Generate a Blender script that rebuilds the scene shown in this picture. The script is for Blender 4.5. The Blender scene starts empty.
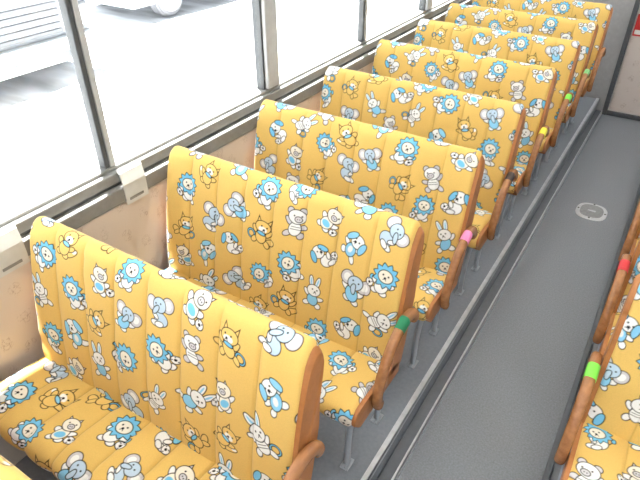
import bpy, bmesh, math, random
import numpy as np
from mathutils import Vector, Matrix
S=0.76; CZ=1.49; FZ=-0.106; GZ=-0.72
PI=math.pi
sc=bpy.context.scene; C=sc.collection
try:
    sc.view_settings.view_transform='Standard'
except Exception: pass
def lin(r,g,b):
    f=lambda c:(c/255/12.92) if c/255<=.04045 else ((c/255+.055)/1.055)**2.4
    return (f(r),f(g),f(b))
# ---------------------------------------------------------------- materials
def mat(name,rgb,rough=.5,metal=0,noise=0,nscale=40,bump=0,bscale=200,spec=.5,stretch=None):
    m=bpy.data.materials.new(name); m.use_nodes=True; nt=m.node_tree; N=nt.nodes; L=nt.links
    b=N['Principled BSDF']; c=lin(*rgb)
    b.inputs['Roughness'].default_value=rough; b.inputs['Metallic'].default_value=metal
    b.inputs['Specular IOR Level'].default_value=spec
    tc=N.new('ShaderNodeTexCoord'); mp=N.new('ShaderNodeMapping'); L.new(tc.outputs['Object'],mp.inputs['Vector'])
    if stretch: mp.inputs['Scale'].default_value=stretch
    n=N.new('ShaderNodeTexNoise'); n.inputs['Scale'].default_value=nscale; n.inputs['Detail'].default_value=4
    L.new(mp.outputs['Vector'],n.inputs['Vector'])
    r=N.new('ShaderNodeValToRGB'); L.new(n.outputs['Fac'],r.inputs['Fac'])
    lo=tuple(max(0,x*(1-noise)) for x in c); hi=tuple(min(1,x*(1+noise)) for x in c)
    r.color_ramp.elements[0].position=.3; r.color_ramp.elements[1].position=.7
    r.color_ramp.elements[0].color=(*lo,1); r.color_ramp.elements[1].color=(*hi,1)
    L.new(r.outputs['Color'],b.inputs['Base Color'])
    if bump:
        n2=N.new('ShaderNodeTexNoise'); n2.inputs['Scale'].default_value=bscale; L.new(tc.outputs['Object'],n2.inputs['Vector'])
        bp=N.new('ShaderNodeBump'); bp.inputs['Strength'].default_value=bump; bp.inputs['Distance'].default_value=.002
        L.new(n2.outputs['Fac'],bp.inputs['Height']); L.new(bp.outputs['Normal'],b.inputs['Normal'])
    return m
def printed_mat(name,rough,weave,spec,sheen=0):
    m=bpy.data.materials.new(name); m.use_nodes=True; nt=m.node_tree; N=nt.nodes; L=nt.links
    b=N['Principled BSDF']; b.inputs['Roughness'].default_value=rough; b.inputs['Specular IOR Level'].default_value=spec
    b.inputs['Sheen Weight'].default_value=sheen; b.inputs['Sheen Roughness'].default_value=.4
    a=N.new('ShaderNodeAttribute'); a.attribute_name='print'
    tc=N.new('ShaderNodeTexCoord'); n=N.new('ShaderNodeTexNoise'); n.inputs['Scale'].default_value=350
    L.new(tc.outputs['Object'],n.inputs['Vector'])
    mr=N.new('ShaderNodeMapRange'); mr.inputs['To Min'].default_value=1-weave; mr.inputs['To Max'].default_value=1+weave
    L.new(n.outputs['Fac'],mr.inputs['Value'])
    mx=N.new('ShaderNodeVectorMath'); mx.operation='SCALE'
    L.new(a.outputs['Color'],mx.inputs[0]); L.new(mr.outputs['Result'],mx.inputs['Scale'])
    L.new(mx.outputs['Vector'],b.inputs['Base Color'])
    bp=N.new('ShaderNodeBump'); bp.inputs['Strength'].default_value=.18; bp.inputs['Distance'].default_value=.001
    L.new(n.outputs['Fac'],bp.inputs['Height']); L.new(bp.outputs['Normal'],b.inputs['Normal'])
    return m
def glass_mat():
    m=bpy.data.materials.new('window_glass'); m.use_nodes=True; nt=m.node_tree; N=nt.nodes; L=nt.links
    for n in list(N): N.remove(n)
    o=N.new('ShaderNodeOutputMaterial'); t=N.new('ShaderNodeBsdfTransparent'); g=N.new('ShaderNodeBsdfGlossy')
    t.inputs['Color'].default_value=(.96,.98,.98,1); g.inputs['Roughness'].default_value=.05
    x=N.new('ShaderNodeMixShader'); x.inputs[0].default_value=.04
    L.new(t.outputs[0],x.inputs[1]); L.new(g.outputs[0],x.inputs[2]); L.new(x.outputs[0],o.inputs[0])
    return m
M={}
M['fabric']=printed_mat('printed_fabric',.85,.09,.18,.22); M['lining']=printed_mat('printed_wall_lining',.45,.02,.4); M['glass']=glass_mat()
M['panel']=mat('cream_panel',(206,198,190),.5,noise=.03)
M['vinyl']=mat('orange_vinyl',(178,116,66),.45,noise=.08,nscale=60,bump=.1)
M['wood']=mat('varnished_wood',(164,112,72),.26,noise=.22,nscale=12,stretch=(6,1.2,6))
M['steel']=mat('grey_painted_steel',(168,174,184),.4,metal=.15,noise=.05)
M['plat']=mat('grey_platform_vinyl',(132,138,148),.36,noise=.08,nscale=90,bump=.1)
M['aisle']=mat('grey_aisle_vinyl',(130,134,142),.30,noise=.16,nscale=170,bump=.25,bscale=380)
M['alu']=mat('worn_aluminium',(216,219,224),.35,metal=.3,noise=.12,nscale=30)
M['alupaint']=mat('window_aluminium',(186,187,188),.4,metal=.1,noise=.05)
M['gasket']=mat('black_rubber',(72,74,76),.6,noise=.1)
M['greytrim']=mat('grey_trim',(134,133,131),.5,noise=.07)
M['darktrim']=mat('dark_trim',(104,107,114),.5,noise=.07)
M['partition']=mat('grey_partition',(164,163,164),.5,noise=.06)
M['frame']=mat('dark_door_frame',(84,86,90),.5,noise=.05)
M['doorpanel']=mat('light_grey_door_panel',(214,206,202),.5,noise=.06,nscale=25)
M['pad']=mat('white_tape',(206,205,202),.5,noise=.05)
M['hatch']=mat('grey_hatch_cover',(150,152,156),.3,metal=.3,noise=.15,nscale=90)
M['white']=mat('white_plastic',(228,226,220),.5,noise=.03)
M['ceil']=mat('white_ceiling',(235,232,225),.6,noise=.02)
M['ground']=mat('sunlit_asphalt',(204,205,207),.9,noise=.42,nscale=1.6,stretch=(.5,2.2,1))
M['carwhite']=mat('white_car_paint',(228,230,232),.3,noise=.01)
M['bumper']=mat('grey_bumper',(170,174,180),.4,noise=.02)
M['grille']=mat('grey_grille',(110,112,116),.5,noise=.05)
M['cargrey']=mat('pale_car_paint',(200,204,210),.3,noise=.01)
M['tyre']=mat('washed_out_tyre_rubber',(132,132,136),.8,noise=.1)  # rubber colour lightened to imitate the overexposed wash outside
M['carglass']=mat('dark_car_glass',(60,66,72),.1,noise=.01)
M['lamp']=mat('lamp_plastic',(206,208,212),.2,noise=.02)
M['red']=mat('red_sign',(205,40,45),.4,noise=.02)
M['rim']=mat('bright_metal',(214,216,220),.3,metal=.35,noise=.06)
for k,c in dict(green=(16,128,86),pink=(244,140,190),black=(52,40,36),yellow=(238,224,70),lime=(122,222,74),redtape=(206,52,58),blue=(120,190,120)).items():
    M['tape_'+k]=mat('tape_'+k,c,.5,noise=.02)
# ---------------------------------------------------------------- helpers
def obj(name,me,m,parent=None):
    if isinstance(me,bmesh.types.BMesh):
        bm=me; bmesh.ops.recalc_face_normals(bm,faces=bm.faces); me=bpy.data.meshes.new(name); bm.to_mesh(me); bm.free()
    o=bpy.data.objects.new(name,me); C.objects.link(o)
    if m: me.materials.append(m)
    if parent: o.parent=parent
    return o
def smooth(o,ang=40):
    me=o.data
    me.polygons.foreach_set('use_smooth',[True]*len(me.polygons))
    try: me.set_sharp_from_angle(angle=math.radians(ang))
    except Exception: pass
    return o
def thing(name,label,cat,loc=(0,0,0),group=None,rz=0):
    o=bpy.data.objects.new(name,None); C.objects.link(o); o.location=loc; o.rotation_euler.z=rz; o.empty_display_size=.1
    return tag(o,label,cat,group)
def tag(o,label,cat,group=None):
    o['label']=label; o['category']=cat
    if group: o['group']=group
    return o
def struct(o): o['kind']='structure'; return o
def box(bm,x0,x1,y0,y1,z0,z1,bev=0,seg=2):
    r=bmesh.ops.create_cube(bm,size=1); vs=r['verts']
    for v in vs: v.co=Vector(((x0+x1)/2+v.co.x*(x1-x0),(y0+y1)/2+v.co.y*(y1-y0),(z0+z1)/2+v.co.z*(z1-z0)))
    if bev:
        es=list({e for v in vs for e in v.link_edges})
        bmesh.ops.bevel(bm,geom=es,offset=bev,segments=seg,profile=.5,affect='EDGES')
def boxes(*bs,bev=0):
    bm=bmesh.new()
    for b in bs: box(bm,*b,bev=bev)
    return bm
def prism(poly,x0,x1,bev=0,seg=2,axis='x',cuts=None):
    bm=bmesh.new()
    f=lambda p,t:(t,p[0],p[1]) if axis=='x' else (p[0],t,p[1])
    n=len(poly); xs=[x0]+list(cuts or [])+[x1]
    rings=[[bm.verts.new(f(p,x)) for p in poly] for x in xs]
    caps=[bm.faces.new(rings[0]),bm.faces.new(rings[-1][::-1])]
    for a,b in zip(rings,rings[1:]):
        for i in range(n): bm.faces.new((a[i],b[i],b[(i+1)%n],a[(i+1)%n]))
    if bev:
        es=[e for c in caps for e in c.edges]
        bmesh.ops.bevel(bm,geom=es,offset=bev,segments=seg,profile=.5,affect='EDGES')
    return bm
def catmull(pts,n=12):
    P=[np.array(p,float) for p in pts]; P=[2*P[0]-P[1]]+P+[2*P[-1]-P[-2]]; out=[]
    for i in range(1,len(P)-2):
        for k in range(n):
            t=k/n; a,b,c,d=P[i-1:i+3]
            out.append(.5*((2*b)+(c-a)*t+(2*a-5*b+4*c-d)*t*t+(3*b-a-3*c+d)*t**3))
    out.append(P[-2]); return np.array(out)
def resample(p,step):
    d=np.r_[0,np.cumsum(np.linalg.norm(np.diff(p,axis=0),axis=1))]; n=max(2,int(round(d[-1]/step))+1)
    s=np.linspace(0,d[-1],n); return np.stack([np.interp(s,d,p[:,k]) for k in range(p.shape[1])],1),s
def tube(bm,pts,r,seg=12,n=8):
    P=catmull(pts,n) if n>1 else np.array(pts,float); rings=[]
    up=Vector((1,0,0))
    for i in range(len(P)):
        t=Vector(P[min(i+1,len(P)-1)]-P[max(i-1,0)]).normalized()
        u=up if abs(t.dot(up))<.9 else Vector((0,1,0))
        a=t.cross(u).normalized(); b=t.cross(a).normalized(); c=Vector(P[i])
        rings.append([bm.verts.new(c+a*r*math.cos(2*PI*k/seg)+b*r*math.sin(2*PI*k/seg)) for k in range(seg)])
    for i in range(len(rings)-1):
        for k in range(seg): bm.faces.new((rings[i][k],rings[i][(k+1)%seg],rings[i+1][(k+1)%seg],rings[i+1][k]))
    bm.faces.new(rings[0]); bm.faces.new(rings[-1][::-1])
def cyl(bm,c,r,d,axis='z',seg=24,r2=None):
    R={'z':Matrix.Identity(4),'x':Matrix.Rotation(PI/2,4,'Y'),'y':Matrix.Rotation(PI/2,4,'X')}[axis]
    bmesh.ops.create_cone(bm,cap_ends=True,segments=seg,radius1=r,radius2=r if r2 is None else r2,depth=d,matrix=Matrix.Translation(c)@R)
# ---------------------------------------------------------------- printed animals
YEL=np.array(lin(227,189,108)); BLK=np.array(lin(20,18,24)); WHT=np.array(lin(243,243,243)); BLU=np.array(lin(142,206,238))
GRY=np.array(lin(208,205,210)); CRM=np.array(lin(242,235,222)); ORG=np.array(lin(234,197,116)); LIL=np.array(lin(192,213,232))
DBL=np.array(lin(120,196,234))
def eyes(y=.2,w=.09,nose=(0,.11,.035),dx=0):
    nx=nose[0]+dx*1.4
    return [('d',-w+dx,y,.030),('d',w+dx,y,.030),('d',nx,nose[1],nose[2]),('l',nx,nose[1],nx-.05,nose[1]-.07,.011),('l',nx,nose[1],nx+.05,nose[1]-.07,.011)]
def body(c,limb=None):
    l=c if limb is None else limb
    return [('e',-.25,-.10,.14,.075,-.5,l),('e',.25,-.12,.14,.075,.6,l),('e',-.14,-.42,.12,.09,.2,l),('e',.15,-.42,.12,.09,-.2,l),('e',0,-.22,.21,.23,0,c)]
def bodyrun(c,l):   # running: one leg kicked out, one arm up
    return [('e',-.28,.02,.14,.07,-.9,l),('e',.25,-.15,.14,.07,.2,l),('e',-.26,-.40,.15,.085,.5,l),('e',.20,-.44,.10,.10,0,l),('e',-.02,-.23,.20,.22,.25,c)]
def bodysit(c,l):   # sitting side on, feet forward
    return [('e',.02,-.26,.24,.21,.2,c),('e',.26,-.40,.16,.085,.15,l),('e',.12,-.43,.15,.08,-.1,l),('e',.22,-.16,.13,.06,.9,l)]
def bodyjump(c,l):  # jumping: both arms up, legs apart
    return [('e',-.27,.0,.13,.065,-1.0,l),('e',.27,.0,.13,.065,1.0,l),('e',-.24,-.38,.13,.08,.9,l),('e',.24,-.38,.13,.08,-.9,l),('e',0,-.2,.19,.21,0,c)]
ball=[('e',.40,-.30,.12,.12,0,WHT),('d',.40,-.30,.045),('d',.33,-.24,.02),('d',.46,-.23,.02),('d',.41,-.39,.02)]
hoop=[('e',-.38,-.26,.15,.15,0,DBL),('e',-.38,-.26,.095,.095,0,YEL)]
ears=[('e',-.12,.47,.075,.22,.15,WHT),('e',.13,.47,.075,.22,-.25,WHT),('f',-.12,.47,.03,.15,.15,BLU),('f',.13,.47,.03,.15,-.25,BLU)]
foxhead=[('t',-.19,.36,.15,.2,.3,ORG),('t',.19,.36,.15,.2,-.3,ORG),('e',0,.16,.27,.2,0,ORG),('f',.02,.08,.16,.1,0,WHT)]
elehead=[('e',-.31,.2,.2,.22,.1,GRY),('e',.31,.2,.2,.22,-.1,GRY),('f',-.32,.2,.11,.13,.1,WHT),('f',.32,.2,.11,.13,-.1,WHT),('e',0,.17,.23,.22,0,LIL)]
shirt=[('l',-.15,-.16,.15,-.16,.010),('l',-.17,-.24,.17,-.24,.010)]
MOT={
 'lion':[('l',.12,-.3,.38,-.12,.018),('e',.40,-.08,.06,.08,0,DBL)]+body(WHT)+[('s',0,.17,.36,.055,11,DBL),('e',0,.15,.23,.20,0,CRM)]+eyes(.19,.09,(0,.1,.04))+ball,
 'lion_sit':[('l',-.15,-.35,-.38,-.15,.018),('e',-.40,-.10,.06,.08,0,DBL)]+bodysit(WHT,WHT)+[('s',0,.17,.36,.055,12,DBL),('e',.04,.15,.23,.20,0,CRM)]+eyes(.19,.085,(0,.1,.04),.06),
 'rabbit':bodyrun(BLU,WHT)+ears+[('e',0,.14,.25,.21,0,WHT)]+eyes(.18,.09,(0,.1,.03),.04),
 'rabbit_jump':hoop+bodyjump(WHT,WHT)+shirt+ears+[('e',0,.14,.25,.21,0,WHT)]+eyes(.18,.09,(0,.1,.03),-.04),
 'elephant':body(BLU,WHT)+elehead+[('e',.02,-.03,.07,.16,.15,LIL),('d',-.1,.22,.028),('d',.1,.22,.028)],
 'elephant_sit':bodysit(LIL,WHT)+elehead+[('e',.16,.02,.065,.17,.8,LIL),('d',-.05,.22,.028),('d',.13,.22,.028)],
 'bear':bodyrun(WHT,GRY)+shirt+[('e',-.2,.36,.1,.1,0,GRY),('e',.2,.36,.1,.1,0,GRY),('e',0,.17,.28,.22,0,WHT),('e',.05,.09,.11,.08,0,GRY),('d',.015,.09,.018),('d',.085,.09,.018),('d',-.09,.2,.028),('d',.16,.2,.028)],
 'fox':[('e',.33,-.22,.1,.22,-.7,ORG),('f',.42,-.12,.05,.08,-.7,WHT)]+body(ORG)+foxhead+eyes(.19,.11,(0,.08,.04))+[('e',0,-.07,.14,.05,0,BLU)],
 'fox_jump':[('e',.33,-.28,.1,.2,-1.1,ORG)]+hoop+bodyjump(ORG,ORG)+foxhead+eyes(.19,.10,(0,.08,.04),.05)+[('e',0,-.07,.14,.05,0,DBL)],
 'dog':bodyrun(BLU,WHT)+[('e',0,.17,.25,.22,0,WHT),('e',-.28,.14,.1,.22,-.3,BLU),('e',.28,.14,.1,.22,.3,BLU)]+eyes(.2,.09,(0,.1,.05),.04)+[('f',0,-.22,.09,.12,0,WHT)],
 'dog_sit':bodysit(WHT,WHT)+[('e',0,.17,.25,.22,0,WHT),('e',-.28,.16,.1,.22,-.5,DBL),('e',.26,.16,.09,.2,.5,DBL)]+eyes(.2,.085,(0,.1,.05),.07)+ball,
 'pig':body(CRM,WHT)+[('t',-.17,.36,.14,.14,.4,GRY),('t',.17,.36,.14,.14,-.4,GRY),('e',0,.16,.28,.22,0,CRM),('e',.04,.1,.1,.075,0,GRY),('d',.005,.1,.02),('d',.075,.1,.02),('d',-.10,.21,.028),('d',.15,.21,.028),('f',0,-.25,.17,.12,0,DBL)]+ball,
}
KEYS=['lion','rabbit','elephant_sit','bear','fox','dog_sit','lion_sit','pig','elephant','rabbit_jump','fox_jump','dog','lion']
def paint(col,U,V,cx,cy,size,rot,flip,layers,shear=0,ow=.028):
    R=size*.74; i0,i1=np.searchsorted(U,[cx-R,cx+R]); j0,j1=np.searchsorted(V,[cy-R,cy+R])
    if i1-i0<2 or j1-j0<2: return
    X,Y=np.meshgrid(U[i0:i1]-cx,V[j0:j1]-cy); c,s=math.cos(rot),math.sin(rot)
    x=(X*c+Y*s)/size*flip; y=(-X*s+Y*c)/size; cv=col[j0:j1,i0:i1]
    x=x+shear*np.minimum(y,0)
    aa=(U[1]-U[0])/size
    for l in layers:
        k=l[0]; out=True
        if k in 'ef':
            _,ax,ay,rx,ry,ro,fc=l; cc,ss=math.cos(ro),math.sin(ro); px=(x-ax)*cc+(y-ay)*ss; py=-(x-ax)*ss+(y-ay)*cc
            q=np.sqrt((px/rx)**2+(py/ry)**2)+1e-6; g=np.sqrt((px/rx**2)**2+(py/ry**2)**2)+1e-6; d=q*(q-1)/g; out=k=='e'
        elif k=='s':
            _,ax,ay,r,am,n,fc=l; th=np.arctan2(y-ay,x-ax); tr=np.abs(((th*n/(2*PI))%1)*2-1)*2-1
            d=(np.hypot(x-ax,y-ay)-(r+am*tr))*.75
        elif k=='t':
            _,ax,ay,w,h,ro,fc=l; cc,ss=math.cos(ro),math.sin(ro); px=(x-ax)*cc+(y-ay)*ss; py=-(x-ax)*ss+(y-ay)*cc
            nn=math.hypot(2*h,w); d=np.maximum(-py-h*.5,(np.abs(px)*2*h+(py-h*.5)*w)/nn)
        elif k=='d':
            _,ax,ay,r=l; d=np.hypot(x-ax,y-ay)-r; fc=BLK; out=False
        else:
            _,x1,y1,x2,y2,w=l; dx,dy=x2-x1,y2-y1; t=np.clip(((x-x1)*dx+(y-y1)*dy)/(dx*dx+dy*dy),0,1)
            d=np.hypot(x-x1-t*dx,y-y1-t*dy)-w; fc=BLK; out=False
        if out:
            a=np.clip(.5-(d-ow)/aa,0,1)[...,None]; cv[:]=cv*(1-a)+BLK*a
        a=np.clip(.5-d/aa,0,1)[...,None]; cv[:]=cv*(1-a)+np.array(fc)*a
def printed(U,V,seed):
    rnd=random.Random(seed); col=np.empty((len(V),len(U),3)); col[:]=YEL
    px,py=.101,.123; k0=rnd.randrange(13); offx=rnd.uniform(0,px); offy=rnd.uniform(0,py)
    nx=int(U[-1]/px)+3; ny=int(V[-1]/py)+3
    for i in range(-1,nx):
        for j in range(-1,ny):
            cx=i*px+offx+rnd.uniform(-.014,.014); cy=j*py+offy+(py/2 if i%2 else 0)+rnd.uniform(-.012,.012)
            kind=KEYS[(i*4+j*3+(i*j)%2+k0)%13]
            paint(col,U,V,cx,cy,.084*rnd.uniform(.92,1.08),rnd.uniform(-1,1),rnd.choice((-1,1)),MOT[kind],rnd.uniform(-.4,.4))
    return col
def grid_mesh(name,co,col,m):
    nv,nu=co.shape[:2]; me=bpy.data.meshes.new(name)
    me.vertices.add(nv*nu); me.vertices.foreach_set('co',co.reshape(-1))
    j,i=np.meshgrid(np.arange(nv-1),np.arange(nu-1),indexing='ij'); a=(j*nu+i).ravel()
    q=np.stack([a,a+1,a+1+nu,a+nu],1).astype(np.int32); nf=len(q)
    me.loops.add(nf*4); me.loops.foreach_set('vertex_index',q.ravel()); me.polygons.add(nf)
    me.polygons.foreach_set('loop_start',np.arange(0,nf*4,4,dtype=np.int32))
    me.polygons.foreach_set('use_smooth',np.ones(nf,dtype=bool)); me.update(calc_edges=True); me.validate()
    at=me.color_attributes.new('print','FLOAT_COLOR','POINT')
    at.data.foreach_set('color',np.concatenate([col.reshape(-1,3),np.ones((nv*nu,1))],1).astype(np.float32).ravel())
    me.materials.append(m); return me
HW=.4235; EDGE=.008; RC=.026
def corner_drop(x,z):
    # rounds the two top corners of a backrest in the x-z plane
    e=np.clip(HW-np.abs(x),0,RC); d=RC-np.sqrt(np.maximum(0,RC*RC-(RC-e)**2)); d=np.minimum(d,RC*.75)
    w=np.clip((z-.58)/.12,0,1); return d*w*w*(3-2*w)
def warp(o):
    for v in o.data.vertices: v.co.z-=float(corner_drop(v.co.x,v.co.z))
    return o
def cushion_mesh(name,prof,res,seed,side,R=.022,ngroove=8,wrap=0):
    # the aisle end stops EDGE short, where a vinyl side panel takes over
    W=2*HW-EDGE; xs=-HW if side>0 else -HW+EDGE
    p,V=resample(catmull(prof),res); nu=int(W/res)+1; U=np.linspace(0,W,nu)
    t=np.gradient(p,axis=0); t/=np.linalg.norm(t,axis=1)[:,None]; nrm=np.stack([-t[:,1],t[:,0]],1)
    e=U if side>0 else W-U; e2=W-U if side>0 else U
    rd=lambda e,R:np.where(e<R,R-np.sqrt(np.maximum(0,R*R-(R-e)**2)),0)
    ins=rd(e,R)+rd(e2,.014)
    ph=(U/W*ngroove); fr=np.abs(ph-np.round(ph))*W/ngroove
    inner=(np.round(ph)>0)&(np.round(ph)<ngroove)
    gro=np.where(inner,.0028*np.exp(-(fr/.0045)**2),0)+.0065*(1-np.sin(PI*(ph%1)))**1.6*np.where(e2<W/ngroove/2,0,1)*np.where(e<W/ngroove/2,0,1)
    fade=np.clip((V[-1]-wrap-V)/.05,0.12,1) if wrap else np.ones(len(V))
    disp=-ins[None,:]-gro[None,:]*fade[:,None]
    # soft sag and wrinkles of the padded cover
    UU=U[None,:]; VV=V[:,None]
    wr=np.sin(VV*9+seed)*np.sin(UU*13+seed*2)*.002
    rn=random.Random(seed+7)
    for _ in range(10):
        ang=rn.uniform(-.6,.6); k=rn.uniform(60,120); a=rn.uniform(.0005,.0011); ph0=rn.uniform(0,6); cu,cv=rn.uniform(0,W),rn.uniform(0,V[-1])
        wr=wr+a*np.sin(k*(VV*math.cos(ang)+UU*math.sin(ang))+ph0)*np.exp(-((UU-cu)/.16)**2-((VV-cv)/.12)**2)
    disp=disp+wr*fade[:,None]
    co=np.empty((len(V),nu,3)); co[...,0]=U[None,:]+xs; co[...,1]=p[:,0,None]+nrm[:,0,None]*disp; co[...,2]=p[:,1,None]+nrm[:,1,None]*disp
    if wrap: co[...,2]-=corner_drop(co[...,0],co[...,2])
    col=printed(U,V,seed)
    stitch=np.where(inner,.18*np.exp(-(fr/max(.002,res*.9))**2),0)   # sewn seam thread
    col*=(1-stitch[None,:]*fade[:,None])[...,None]
    return grid_mesh(name,co,col,M['fabric']),p,nrm
BACK=[(-.122,.29),(-.115,.36),(-.101,.45),(-.081,.55),(-.057,.652),(-.044,.696),(-.030,.722),(-.010,.735),(.008,.728),(.017,.708),(.017,.680),(.010,.62),(.001,.57)]
SEAT=[(-.308,.275),(-.324,.288),(-.330,.310),(-.320,.333),(-.294,.345),(-.250,.347),(-.18,.340),(-.12,.331),(-.085,.325)]
ARM=[(-.030,.440),(-.040,.470),(-.068,.490),(-.112,.490),(-.168,.460),(-.210,.402),(-.230,.345),(-.226,.300),(-.205,.283)]
def sweep_arm(cl,xa,hw,ht,taper=True,seg=20,pw=.8):
    # rounded bar swept along a (y,z) centre line; hw in the plane, ht across it
    bm=bmesh.new(); t=np.gradient(cl,axis=0); t/=np.linalg.norm(t,axis=1)[:,None]; n=np.stack([-t[:,1],t[:,0]],1)
    d=np.r_[0,np.cumsum(np.linalg.norm(np.diff(cl,axis=0),axis=1))]; e=np.minimum(d,d[-1]-d)
    w=np.sqrt(np.clip(1-(1-np.clip(e/.018,0,1))**2,.03,1)) if taper else np.ones(len(cl))
    rings=[]
    for i in range(len(cl)):
        r=[]
        for k in range(seg):
            a=2*PI*k/seg; c,s=math.cos(a),math.sin(a)
            u=math.copysign(abs(c)**pw,c)*hw*w[i]; v=math.copysign(abs(s)**pw,s)*ht*w[i]
            r.append(bm.verts.new((xa+v,cl[i,0]+n[i,0]*u,cl[i,1]+n[i,1]*u)))
        rings.append(r)
    for a,b in zip(rings,rings[1:]):
        for k in range(seg): bm.faces.new((a[k],a[(k+1)%seg],b[(k+1)%seg],b[k]))
    bm.faces.new(rings[0]); bm.faces.new(rings[-1][::-1]); return bm
def make_bench(seed,res,side,label,group,tape):
    root=thing('bench_seat',label,'bench seat',group=group)
    bm_,p,n=cushion_mesh('backrest',BACK,res,seed,side,wrap=.18); b=obj('backrest',bm_,None,root)
    sm_,ps,ns=cushion_mesh('seat_cushion',SEAT,res,seed+50,side); s=obj('seat_cushion',sm_,None,root)
    st=max(1,len(p)//40); rear=[(-.006,.50),(-.026,.40),(-.050,.29)]; under=[(-.06,.30),(-.06,.258),(-.288,.260)]
    poly=lambda p,n,st,ins,ex:[tuple(x) for x in (p-n*ins)[::st]]+ex
    xe=sorted((side*(HW-EDGE-.002),side*(HW+.001)))
    cuts=[-HW+.012,-HW+.02,-HW+.035,HW-.035,HW-.02,HW-.012]
    warp(smooth(obj('back_shell',prism(poly(p,n,st,.018,rear),-HW+.006,HW-.006,.003,cuts=cuts),M['vinyl'],root),50))
    warp(smooth(obj('side_panel',prism(poly(p,n,st,.005,rear),xe[0],xe[1],.003,3),M['vinyl'],root),50))
    st=max(1,len(ps)//25)
    sb=smooth(obj('seat_base',prism(poly(ps,ns,st,.018,under),-HW+.004,HW-.004,.003),M['vinyl'],root),50)
    smooth(obj('side_trim',prism(poly(ps,ns,st,.008,under),xe[0],xe[1],.003,3),M['vinyl'],sb),50)
    xa=side*(HW+.016)
    acl,_=resample(catmull(ARM,10),.004)
    a=smooth(obj('armrest',sweep_arm(acl,xa,.0160,.0132),M['wood'],root),80)
    for y,z in ((-.075,.476),(-.215,.320)):
        bm=bmesh.new(); cyl(bm,(side*(HW+.004),y,z),.008,.016,'x',12); obj('arm_bolt',bm,M['steel'],a)
    cl=acl[24:34]
    if tape: smooth(obj('colour_tape',sweep_arm(cl,xa,.0172,.0144,False),M['tape_'+tape],a),60)
    xl=side*(HW-.05)
    # bent tube legs with small bolted feet
    for y0,y1 in ((-.165,-.245),(-.13,-.055)):
        bm=bmesh.new(); tube(bm,[(xl,y0,.262),(xl,y0+(y1-y0)*.55,.245),(xl,y0+(y1-y0)*.92,.205),(xl-side*.004,y1,.13),(xl-side*.006,y1,.004)],.0095)
        l=smooth(obj('leg',bm,M['steel'],root))
        fb=bmesh.new(); box(fb,xl-side*.006-.014,xl-side*.006+.014,y1-.022,y1+.022,0,.005,bev=.002)
        for dy in (.015,-.015): cyl(fb,(xl-side*.006,y1+dy,.007),.005,.006,seg=6)
        obj('foot_plate',fb,M['steel'],l)
    bm=bmesh.new(); tube(bm,[(xl,-.22,.252),(xl,-.09,.252)],.0105,n=1)
    for y in (-.22,-.09): tube(bm,[(-HW-.02*(side>0),y,.250),(HW-.01 if side>0 else HW+.02,y,.250)],.009,n=1)
    smooth(obj('support_frame',bm,M['steel'],root))
    return root
def dup(root,loc,label,tape=None):
    r=root.copy(); C.objects.link(r); r.location=loc; r['label']=label
    for ch in list(root.children):
        c=ch.copy(); C.objects.link(c); c.parent=r
        for g in ch.children:
            if g.name.startswith('colour_tape'):
                if not tape: continue
                d=g.copy(); C.objects.link(d); d.parent=c
                d.material_slots[0].link='OBJECT'; d.material_slots[0].material=M['tape_'+tape]
            else:
                d=g.copy(); C.objects.link(d); d.parent=c
    return r
XL=(-1.640-.525)/2*S; XR=(.098+1.213)/2*S
YROW=[.216,.836,1.470,2.080,2.682,3.310,3.935,4.52,5.13]
def YL(i): return YROW[i]*S
GL='benches along the left windows'; GR='benches across the aisle on the right'
L1=make_bench(3,.0015,1,'nearest full yellow animal-print bench at lower left, bare wooden armrest without tape',GL,None); L1.location=(XL,YL(1),0)
L2=make_bench(11,.0016,1,'yellow animal-print bench with dark green tape on its wooden armrest',GL,'green'); L2.location=(XL,YL(2),0)
L3=make_bench(23,.0022,1,'yellow animal-print bench with pink tape on its wooden armrest',GL,'pink'); L3.location=(XL,YL(3),0)
L4=make_bench(31,.0026,1,'yellow animal-print bench with black tape on its wooden armrest',GL,'black'); L4.location=(XL,YL(4),0)
dup(L3,(XL,YL(5),0),'yellow animal-print bench with yellow tape on its wooden armrest','yellow')
dup(L4,(XL,YL(6),0),'yellow animal-print bench with lime tape, third from the rear partition on the window side','lime')
dup(L3,(XL,YL(7),0),'yellow animal-print bench second from the rear partition on the window side','blue')
dup(L4,(XL,YL(8),0),'farthest yellow animal-print bench at the top, just before the rear partition',None)
dup(L4,(XL,YL(0),0),'yellow animal-print bench whose backrest top just shows in the bottom left corner',None)
def YR(i): return (.97+.62*i)*S
R1=make_bench(47,.0019,-1,'yellow animal-print bench at right edge with bright lime tape on its armrest',GR,'lime'); R1.location=(XR,YR(1),0)
R2=make_bench(59,.0026,-1,'yellow animal-print bench at right edge with red tape on its armrest',GR,'redtape'); R2.location=(XR,YR(2),0)
dup(R2,(XR,YR(3),0),'yellow animal-print bench at right edge, just behind the one with red tape',None)
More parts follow.
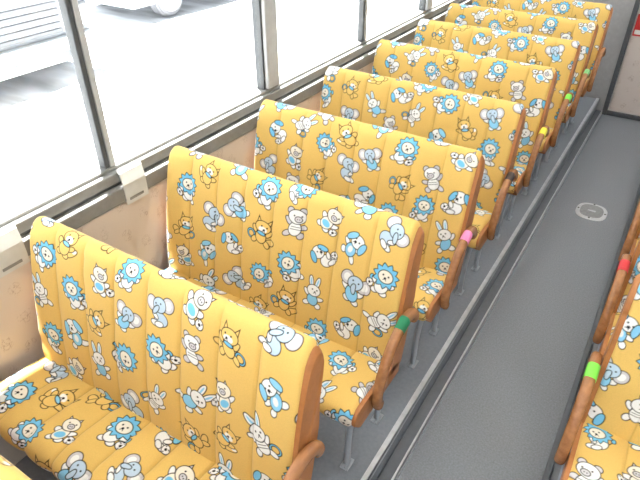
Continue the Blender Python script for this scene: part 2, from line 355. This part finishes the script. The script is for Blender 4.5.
# ---------------------------------------------------------------- bus shell
WL=-1.72*S; WR=1.29*S; YB=5.80*S; Y0=-1.2; ZC=1.66; ZW0=.722; ZW1=1.42; T=.05
LIN=.026       # the lower wall lining stands this far inside the window plane
PX=-.500*S; PXR=.088*S; PX2=-.44*S
struct(obj('floor',boxes((WL,WR,Y0,YB+.3,FZ-.05,FZ)),M['aisle']))
struct(obj('floor_platform_left',boxes((WL,PX,Y0,YB,FZ,0),bev=.006),M['plat']))
struct(obj('floor_platform_right',boxes((PXR,WR,Y0,YB,FZ,0),bev=.006),M['plat']))
struct(obj('trim_1',boxes((PX-.016,PX+.003,Y0,YB,-.001,.003),(PX,PX+.003,Y0,YB,-.020,.003)),M['alu']))
struct(obj('trim_2',boxes((PXR-.003,PXR+.016,Y0,YB,-.001,.003),(PXR-.003,PXR,Y0,YB,-.022,.003)),M['darktrim']))
struct(obj('trim_3',boxes((PX+.001,PX2,Y0,YB,FZ,FZ+.022),bev=.003),M['darktrim']))
struct(obj('trim_4',boxes((PXR-.02,PXR-.001,Y0,YB,FZ,FZ+.012),bev=.004),M['darktrim']))
struct(obj('trim_5',boxes((PX2-.006,PX2+.003,Y0,YB,FZ+.021,FZ+.025),(PX2,PX2+.003,Y0,YB,FZ,FZ+.025)),M['alu']))
wl=struct(obj('wall_left',boxes((WL-T,WL+LIN,Y0,YB,FZ,.61),(WL-T,WL,Y0,YB,ZW1,ZC)),M['panel']))
struct(obj('wall_right',boxes((WR,WR+T,Y0,YB,FZ,.61),(WR,WR+T,Y0,YB,ZW1,ZC)),M['panel']))
# thin printed lining: small crisp brown line drawings on beige
def lining(LU,LV,base,seed):
    lc=np.empty((len(LV),len(LU),3)); lc[:]=WHT; rnd=random.Random(seed)
    for i in range(int(LU[-1]/.075)+1):
        for j in range(int(LV[-1]/.10)+1):
            paint(lc,LU,LV,i*.075+rnd.uniform(-.01,.01),j*.10+(.05 if i%2 else 0)+rnd.uniform(-.01,.01),.040,rnd.uniform(-.5,.5),rnd.choice((-1,1)),MOT[KEYS[(i*4+j*3)%13]],0,.034)
    m=np.clip((.42-lc.mean(axis=2))/.34,0,1)[...,None]*.62
    return base*(1-m)+np.array(lin(128,88,66))*m
ly0,ly1,lz0,lz1=0.0,YB-.02,.20,.608; lres=.0024
LU=np.linspace(0,ly1-ly0,int((ly1-ly0)/lres)); LV=np.linspace(0,lz1-lz0,int((lz1-lz0)/lres))
lco=np.empty((len(LV),len(LU),3)); lco[...,0]=WL+LIN+.002; lco[...,1]=LU[None,:]+ly0; lco[...,2]=LV[:,None]+lz0
obj('printed_lining',grid_mesh('printed_lining',lco,lining(LU,LV,np.array(lin(212,198,186)),5),M['lining']),None,wl)
struct(obj('wall_front_baffle',boxes((WL-T,WR+T,Y0-.05,Y0,FZ,.85),(WL-T,WR+T,Y0-.05,Y0,1.5,ZC),(WL-T,WL+.15,Y0-.05,Y0,.85,1.5),(WR-.15,WR+T,Y0-.05,Y0,.85,1.5)),M['partition']))  # unseen front wall, added with a reduced opening to cut frontal light
struct(obj('ceiling',boxes((WL-T,WR+T,Y0-.05,YB+.05,ZC,ZC+.04)),M['ceil']))
tn=6
def rails(x,s):   # s=+1: inside is +x
    global tn
    def bx(a,b,z0,z1,m,bev=.004):
        global tn
        struct(obj('trim_%d'%tn,boxes((min(x+s*a,x+s*b),max(x+s*a,x+s*b),Y0,YB,z0,z1),bev=bev),M[m])); tn+=1
    bx(-T,LIN+.008,.614,.664,'greytrim'); bx(-T,.012,.664,.674,'gasket',0); bx(-T,.018,.674,.709,'greytrim'); bx(-T,.004,.709,.722,'greytrim')
    bx(-T,.012,ZW1-.03,ZW1,'alupaint')
rails(WL,1); rails(WR,-1)
posts=[(-.83,0),(.19,1),(1.20,0),(2.27,1),(3.25,0),(4.29,1),(5.29,0)]
wn=1
for x,s in ((WL,1),(WR,-1)):
    for k,(py,w) in enumerate(posts):
        y=py*S
        if w:
            bm=boxes((min(x-s*T,x+s*.01),max(x-s*T,x+s*.01),y-.038,y+.038,ZW0,ZW1-.03),bev=.006); struct(obj('trim_%d'%tn,bm,M['alupaint'])); tn+=1
            for d in (-.043,.043):
                struct(obj('trim_%d'%tn,boxes((min(x-s*.04,x-s*.005),max(x-s*.04,x-s*.005),y+d-.005,y+d+.005,ZW0,ZW1-.03)),M['gasket'])); tn+=1
        else:
            bm=boxes((min(x-s*.03,x+s*.0),max(x-s*.03,x+s*.0),y-.009,y+.008,ZW0,ZW1-.03),bev=.003); struct(obj('trim_%d'%tn,bm,M['gasket'])); tn+=1
            struct(obj('trim_%d'%tn,boxes((min(x-s*.03,x+s*.002),max(x-s*.03,x+s*.002),y+.009,y+.027,ZW0,ZW1-.03),bev=.002),M['alupaint'])); tn+=1
        ya=y+.049 if w else y+.028
        yb=(posts[k+1][0]*S-(.049 if posts[k+1][1] else .010)) if k+1<len(posts) else YB-.01
        struct(obj('window_%d'%wn,boxes((min(x-s*.024,x-s*.020),max(x-s*.024,x-s*.020),ya,yb,ZW0,ZW1-.03)),M['glass'])); wn+=1
# rear partition with a printed door panel
DX0=-.40*S; DX1=.02*S
struct(obj('wall_back',boxes((WL-T,DX0-.03,YB,YB+.05,FZ,ZC),(DX1+.03,WR+T,YB,YB+.05,FZ,ZC),(DX0-.03,DX1+.03,YB,YB+.05,1.5,ZC)),M['partition']))
d=struct(obj('door_1',boxes((DX0,DX1,YB+.015,YB+.04,FZ+.005,1.49),bev=.006),M['doorpanel']))
obj('door_frame',boxes((DX0-.03,DX0,YB-.012,YB+.05,FZ,1.5),(DX1,DX1+.03,YB-.012,YB+.05,FZ,1.5),bev=.004),M['frame'],d)
obj('door_sill',boxes((DX0,DX1,YB-.005,YB+.045,FZ,FZ+.03),bev=.004),M['frame'],d)
DU=np.linspace(0,DX1-DX0-.02,110); DV=np.linspace(0,1.2,420)
dco=np.empty((len(DV),len(DU),3)); dco[...,0]=DU[None,:]+DX0+.01; dco[...,1]=YB+.013; dco[...,2]=DV[:,None]+FZ+.04
obj('printed_panel',grid_mesh('printed_panel',dco,lining(DU,DV,np.array(lin(218,206,200)),9),M['lining']),None,d)
t=thing('warning_sign','small red sign on the rear door panel at the top right edge','sign',(-.332*S,YB+.0125,.525))
obj('plate',boxes((-.042,.042,-.004,0,-.07,.07),bev=.0015),M['red'],t)
obj('lower_strip',boxes((-.034,.034,-.0055,-.0035,-.058,-.030)),M['white'],t)
# white tape-like pads folded over the window rail
for i,(py,lab) in enumerate(((.72,'white pad on the window rail at the left edge, beside the nearest bench'),(1.27,'white pad on the window rail below the first dark window post'))):
    t=thing('rail_pad',lab,'pad',(WL+LIN+.0085,py*S,.60),group='white pads on the window rail')
    sec=[(-.013,.112),(-.004,.106),(.003,.068),(.003,.002),(.0005,.002),(.0005,.064),(-.0065,.103),(-.013,.109)]
    obj('pad',prism(sec,-.043,.043,.001,1,axis='y'),M['pad'],t)
    obj('strap',boxes((.0028,.0045,-.030,.024,.014,.022)),M['greytrim'],t)
# floor hatch
def disc(rx,ry,h,seg=40,pw=.55):
    bm=bmesh.new(); top=[];bot=[]
    for k in range(seg):
        a=2*PI*k/seg; c,s=math.cos(a),math.sin(a); x=rx*math.copysign(abs(c)**pw,c); y=ry*math.copysign(abs(s)**pw,s)
        bot.append(bm.verts.new((x,y,0))); top.append(bm.verts.new((x*.96,y*.96,h)))
    bm.faces.new(top); bm.faces.new(bot[::-1])
    for k in range(seg): bm.faces.new((bot[k],bot[(k+1)%seg],top[(k+1)%seg],top[k]))
    return bm
t=thing('floor_hatch','small silver-rimmed oval inspection cover set in the grey aisle floor','floor hatch',(-.17*S,3.86*S,FZ))
obj('rim',disc(.078,.088,.005,pw=.75),M['rim'],t); obj('cover',disc(.060,.070,.0065,pw=.75),M['hatch'],t)
bm=bmesh.new(); box(bm,-.02,.02,-.006,.006,.0062,.009,bev=.001); obj('handle',bm,M['alu'],t)
for sx,sy in ((1,0),(-1,0),(0,1),(0,-1)):
    bm=bmesh.new(); cyl(bm,(sx*.067,sy*.077,.0055),.005,.003,seg=8); obj('screw',bm,M['gasket'],t)
# ---------------------------------------------------------------- outside
struct(obj('ground',boxes((-45,8,-25,45,GZ-.1,GZ)),M['ground']))
def wheel(root,x,y,r,w,s):
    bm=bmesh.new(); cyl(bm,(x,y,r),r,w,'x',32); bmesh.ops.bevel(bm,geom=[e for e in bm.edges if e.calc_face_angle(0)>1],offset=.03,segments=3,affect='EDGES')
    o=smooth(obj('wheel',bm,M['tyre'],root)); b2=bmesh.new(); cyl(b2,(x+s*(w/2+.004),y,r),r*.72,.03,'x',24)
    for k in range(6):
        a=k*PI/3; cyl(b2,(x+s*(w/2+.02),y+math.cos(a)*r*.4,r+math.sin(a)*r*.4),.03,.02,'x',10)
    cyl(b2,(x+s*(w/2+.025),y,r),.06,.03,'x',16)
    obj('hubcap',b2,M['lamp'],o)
t=thing('parked_truck','white truck parked outside, its bumper and grille seen through the left window','truck',(-5.9,3.46,GZ))
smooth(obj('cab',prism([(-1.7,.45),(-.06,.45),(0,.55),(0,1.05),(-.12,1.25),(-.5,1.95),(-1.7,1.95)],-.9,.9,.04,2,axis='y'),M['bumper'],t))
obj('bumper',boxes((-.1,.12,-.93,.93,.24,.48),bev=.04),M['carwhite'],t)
obj('lower_intake',boxes((.11,.126,-.55,.55,.29,.36),bev=.004),M['grille'],t)
obj('licence_plate',boxes((.12,.135,-.2,.2,.36,.45),bev=.004),M['lamp'],t)
bm=bmesh.new(); 
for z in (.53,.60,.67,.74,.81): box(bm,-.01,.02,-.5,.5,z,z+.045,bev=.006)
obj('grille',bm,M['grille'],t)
for y in (-.72,.72):
    h=obj('headlamp',boxes((-.03,.025,y-.16,y+.16,.53,.80),bev=.02),M['grille'],t)
    obj('lens',boxes((.02,.04,y-.13,y+.13,.56,.77),bev=.01),M['carwhite'],h)
obj('windscreen',prism([(-.14,1.28),(-.125,1.27),(-.49,1.91),(-.50,1.92)],-.8,.8,axis='y'),M['carglass'],t)
obj('cargo_bed',boxes((-4.6,-1.75,-.95,.95,.6,1.1),bev=.03),M['carwhite'],t)
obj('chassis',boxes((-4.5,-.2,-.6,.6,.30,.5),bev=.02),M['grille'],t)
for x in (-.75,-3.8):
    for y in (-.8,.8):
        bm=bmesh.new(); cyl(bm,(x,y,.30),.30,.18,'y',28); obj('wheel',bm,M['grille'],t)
t=thing('parked_car','pale grey car parked outside beyond the windows, only its lower side visible','car',(-7.05,5.95,GZ))
side=[(0,.32),(.1,.22),(3.7,.22),(3.85,.35),(3.85,.75),(3.6,.95),(3.2,1.0),(2.9,1.42),(1.55,1.45),(1.0,1.0),(.15,.85),(0,.6)]
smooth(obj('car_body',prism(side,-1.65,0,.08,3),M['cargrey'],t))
obj('side_window',prism([(1.22,1.02),(3.05,1.02),(2.82,1.36),(1.62,1.38)],.0,.008),M['carglass'],t)
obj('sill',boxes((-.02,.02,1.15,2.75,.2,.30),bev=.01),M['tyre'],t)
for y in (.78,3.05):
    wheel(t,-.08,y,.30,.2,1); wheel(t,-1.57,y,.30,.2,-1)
# ---------------------------------------------------------------- light: sky brighter towards the window side
w=bpy.data.worlds.new('World'); sc.world=w; w.use_nodes=True
WN=w.node_tree.nodes; WLk=w.node_tree.links
bg=WN['Background']; bg.inputs[0].default_value=(.90,.95,1,1)
tcw=WN.new('ShaderNodeTexCoord'); sp=WN.new('ShaderNodeSeparateXYZ'); WLk.new(tcw.outputs['Generated'],sp.inputs[0])
mr=WN.new('ShaderNodeMapRange'); mr.inputs['From Min'].default_value=-1; mr.inputs['From Max'].default_value=1
mr.inputs['To Min'].default_value=4.6; mr.inputs['To Max'].default_value=.7
WLk.new(sp.outputs['X'],mr.inputs['Value']); WLk.new(mr.outputs['Result'],bg.inputs[1])
sd=bpy.data.lights.new('sun','SUN'); sd.energy=50; sd.angle=math.radians(2.0); sd.color=(1,.97,.93)
so=bpy.data.objects.new('sun',sd); C.objects.link(so)
so.rotation_euler=Vector((.140,-.10,-1)).to_track_quat('-Z','Y').to_euler()
for y in (-.7,.9,2.6,3.9):
    ad=bpy.data.lights.new('added_interior_fill','AREA'); ad.shape='RECTANGLE'; ad.size=.5; ad.size_y=1.1; ad.energy=1.0; ad.color=(1,.97,.93)  # unseen fill lights added under the ceiling to soften the interior
    ao=bpy.data.objects.new('added_interior_fill',ad); C.objects.link(ao); ao.location=(-.25,y,ZC-.02)
# ---------------------------------------------------------------- camera
cd=bpy.data.cameras.new('camera'); cd.sensor_width=36; cd.lens=561/640*36; cd.clip_start=.02
co=bpy.data.objects.new('camera',cd); C.objects.link(co); co.location=(0,0,CZ)
co.rotation_euler=(math.radians(90-34.9),0,math.radians(32.2))
sc.camera=co
